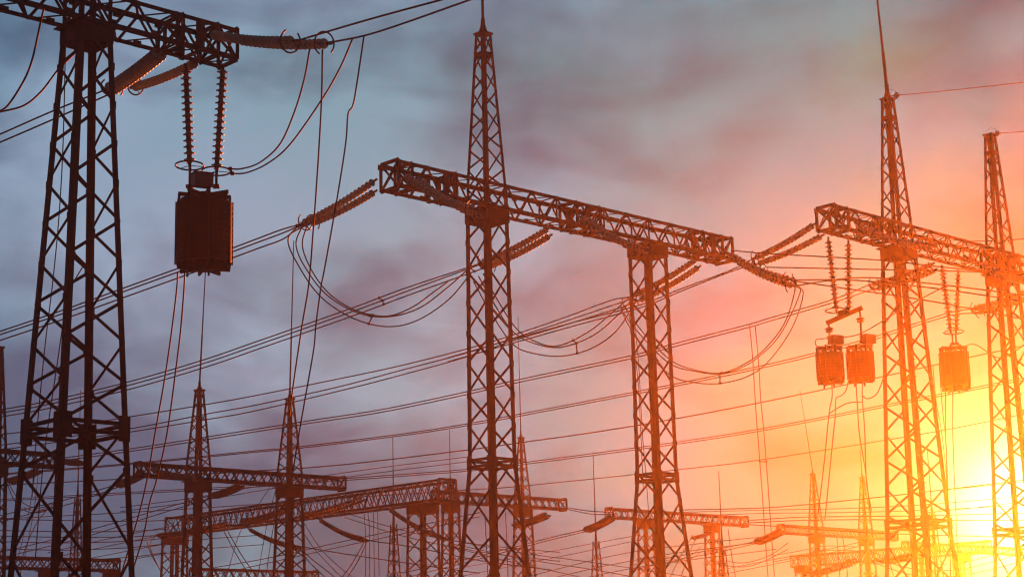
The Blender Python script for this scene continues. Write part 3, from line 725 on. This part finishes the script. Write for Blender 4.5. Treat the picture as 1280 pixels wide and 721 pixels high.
g_fl = 'wires of the yard beyond'
def fl(label, strands, d0, d1, **k): return line(label, strands, ('lin', d0 * KF, d1 * KF), r=k.pop('r', .042) * KF, group=g_fl, **k)
fl('pair of wires rising from the two-peaked far portal behind the coil-bearing column', [[(143, 606), (90, 622), (40, 634), (0, 644), (-40, 652)], [(146, 609), (92, 628), (40, 641), (0, 652), (-40, 660)]], 146, 170)
fl('pair of wires sloping from under the two-peaked far portal beside its first column', [[(263, 619), (215, 632), (160, 648), (90, 668), (0, 690)], [(267, 622), (215, 637), (160, 654), (90, 675), (0, 697)]], 152, 178)
for k, (y0, y1, lab) in enumerate(((648, 650, 'topmost level wire behind the feet of the coil-bearing portal'), (662, 661, 'second level wire behind the feet of the coil-bearing portal'),
        (669, 668, 'third level wire behind the feet of the coil-bearing portal'), (676, 672, 'fourth level wire behind the feet of the coil-bearing portal'), (685, 679, 'fifth level wire behind the feet of the coil-bearing portal'), (698, 690, 'lowest level wire behind the feet of the coil-bearing portal'))):
    fl(lab, [[(-20, y0), (80, y0 + 2), (160, (y0 + y1) / 2 + 2), (208, y1)]], 172, 168)
fl('slack loop of wires behind the near shaft of the coil-bearing portal', [[(8, 602), (18, 625), (32, 638), (50, 640), (68, 632), (74, 626)], [(10, 602), (22, 622), (38, 633), (52, 634), (66, 628), (74, 622)]], 156, 156)
fl('small slack wires hanging from the slanting far beam behind the coil-bearing column', [[(74, 626), (60, 634), (45, 638), (30, 634)], [(74, 622), (48, 650), (30, 690), (25, 722)]], 156, 150)
fl('wire fan spreading down from the insulator tip under the crossarm middle', [[(457, 674), (448, 690), (438, 707), (425, 724)], [(459, 675), (452, 692), (443, 708), (432, 724)], [(461, 675), (520, 684), (600, 700), (690, 712)]], 147, 140)
fl('wire fan spreading down from the insulator tip under the crossarm far part', [[(373, 683), (385, 700), (400, 715), (412, 726)], [(373, 683), (392, 700), (410, 714), (424, 726)], [(373, 682), (420, 690), (500, 702), (600, 716)]], 154, 146)
fl('pair of slack wires curving down beside the first column of the two-peaked far portal', [[(280, 664), (294, 690), (310, 716), (318, 728)], [(285, 664), (300, 690), (318, 716), (328, 728)]], 160, 156)
fl('pair of sloping wires below the far tip of the insulator-lined crossarm', [[(195, 668), (188, 680), (192, 695), (200, 712)], [(190, 668), (184, 676), (190, 694), (198, 708)]], 166, 162)
fl('cluster of thin droppers hanging from the middle of the insulator-lined crossarm', [[(455, 641), (457, 670), (457, 722)], [(460, 641), (462, 665), (462, 722)], [(467, 640), (468, 722)], [(472, 638), (474, 722)]], 150, 150, r=.03)
fl('upper sloping wire pair through the far mast under the insulator-lined crossarm', [[(600, 640), (515, 658), (430, 676), (340, 696), (250, 712)], [(600, 645), (515, 664), (430, 682), (340, 702), (260, 720)]], 165, 185)
fl('sloping wire pair from the smallest portal to the foot of the peaked central column', [[(729, 662), (690, 671), (640, 684), (580, 699), (500, 716)], [(731, 664), (690, 674), (640, 687), (580, 703), (505, 722)]], 155, 180)
fl('wire pair crossing low between the two central columns', [[(800, 668), (740, 679), (660, 694), (560, 712)], [(800, 674), (740, 687), (660, 703), (570, 721)]], 165, 185, r=.03)
fl('wire trio fanning down past the feet of the central columns', [[(560, 674), (650, 690), (745, 703), (820, 714), (870, 722)], [(560, 678), (650, 697), (745, 712), (800, 722)], [(560, 682), (640, 702), (700, 715), (740, 724)]], 143, 128, r=.03)
fl('slack loop under the smallest portal beside its outer column', [[(822, 688), (835, 696), (850, 698), (866, 692), (876, 682)], [(822, 694), (838, 701), (856, 702), (876, 690)]], 160, 162, r=.03)
fl('wire pair running level from the foot portal end to the smallest portal', [[(709, 634), (735, 638), (766, 640)], [(709, 636), (740, 642), (766, 642)]], 156, 149)
fl('topmost level wire of the six beside the smallest portal', [[(848, 637), (960, 634), (1060, 625), (1160, 614), (1300, 597)]], 150, 136)
fl('second level wire of the six beside the smallest portal', [[(848, 640), (960, 637), (1060, 635), (1160, 630), (1300, 618)]], 150, 136, r=.03)
fl('third level wire of the six beside the smallest portal', [[(900, 643), (960, 641), (1060, 640), (1160, 637), (1300, 630)]], 152, 138, r=.03)
fl('fourth level wire of the six beside the smallest portal', [[(935, 650), (1000, 646), (1080, 645), (1160, 644), (1300, 640)]], 158, 140)
fl('fifth level wire of the six beside the smallest portal', [[(935, 653), (1000, 650), (1080, 649), (1160, 650), (1300, 650)]], 158, 140)
fl('lowest level wire of the six, sagging from the smallest portal', [[(935, 655), (980, 658), (1080, 665), (1160, 668), (1300, 672)]], 158, 140)
fl('sloping wire pair from the two-peaked glow portal toward the smallest portal', [[(942, 677), (900, 685), (850, 694), (790, 706)], [(944, 679), (900, 689), (850, 699), (790, 712)]], 156, 175)
fl('slack wire pair looping low between the smallest portal and the glow portal', [[(905, 700), (925, 703), (945, 700), (965, 692), (985, 678)], [(905, 706), (928, 708), (950, 703), (985, 686)]], 156, 152, r=.03)
fl('sloping wire pair under the two-peaked glow portal', [[(1080, 676), (1020, 689), (960, 700), (900, 712)], [(1080, 681), (1020, 694), (960, 706), (900, 718)]], 160, 175, r=.03)
fl('upper wire pair tucked under the glow portal between its two peaked columns', [[(1068, 683), (1030, 682), (1000, 688), (965, 694)], [(1068, 687), (1030, 688), (1000, 695), (965, 702)]], 150, 160, r=.03)
fl('small droppers hanging from the beam end behind the coil-bearing column', [[(48, 590), (42, 640), (30, 700)], [(44, 590), (36, 640), (22, 700)]], 150, 148, r=.03)

# more of the tangle along the bottom
fl('dropper trio from the two-peaked far portal falling beside its second column', [[(352, 606), (345, 640), (338, 680), (332, 724)], [(346, 606), (336, 645), (328, 685), (322, 724)], [(340, 605), (322, 632), (300, 665), (282, 724)]], 150, 148, r=.03)
fl('dropper pair fanning out from the second column of the two-peaked far portal', [[(376, 660), (392, 684), (412, 706), (430, 724)], [(378, 650), (400, 684), (424, 708), (446, 724)]], 150, 146, r=.03)
fl('level wire pair passing behind both far peaks below their beam', [[(150, 634), (240, 622), (330, 606), (420, 592), (500, 581), (590, 570)], [(150, 639), (240, 627), (330, 612), (420, 598), (500, 587), (590, 576)]], 170, 166, r=.036)
fl('wire pair behind the near column of the insulator-lined crossarm', [[(430, 640), (510, 664), (600, 680), (700, 690)], [(430, 646), (510, 671), (600, 689), (700, 701)]], 165, 160, r=.036)
fl('four sagging wires crossing low behind the big coil droppers', [[(60, 690), (140, 672), (230, 655), (330, 645)], [(60, 698), (140, 681), (230, 664), (330, 655)], [(60, 708), (140, 692), (230, 676), (330, 668)], [(60, 716), (140, 703), (230, 688), (330, 680)]], 172, 168, r=.034)
fl('thin droppers hanging among the bracing of the peaked central column', [[(606, 640), (608, 680), (610, 724)], [(632, 640), (634, 690), (635, 724)]], 150, 150, r=.036)
fl('wire trio rising low across the far masts between the central columns', [[(660, 720), (740, 700), (800, 688), (900, 676), (980, 668)], [(690, 722), (760, 706), (850, 690), (960, 676)], [(720, 724), (800, 708), (880, 697), (970, 686)]], 168, 160, r=.034)
fl('droppers spreading beneath the smallest portal beside its outer column', [[(910, 660), (914, 690), (920, 724)], [(872, 668), (862, 690), (850, 724)], [(866, 668), (852, 692), (836, 724)]], 156, 152, r=.036)
fl('droppers hanging from the two-peaked glow portal past the slanting beam', [[(1046, 668), (1048, 695), (1050, 724)], [(1053, 668), (1057, 695), (1060, 724)], [(1108, 676), (1112, 700), (1118, 724)]], 152, 150, r=.036)
fl('sagging wire trio in the brightest glow behind the sun glow columns', [[(1090, 690), (1140, 702), (1190, 704), (1240, 694), (1300, 676)], [(1090, 696), (1140, 710), (1190, 712), (1240, 702), (1300, 684)], [(1090, 702), (1140, 718), (1190, 720), (1240, 711), (1300, 694)]], 155, 150, r=.036)
fl('upper thin wire pair crossing behind the rodless sun glow column', [[(1160, 614), (1220, 608), (1300, 600)], [(1160, 640), (1220, 634), (1300, 624)]], 150, 146, r=.036)
mast(97, 622, 482, 168, 'far lattice mast with thin rod seen through the bracing of the coil-bearing column')
mast(1165, 640, 560, 170, 'far lattice mast with thin rod in the glow beside the rod-topped column')
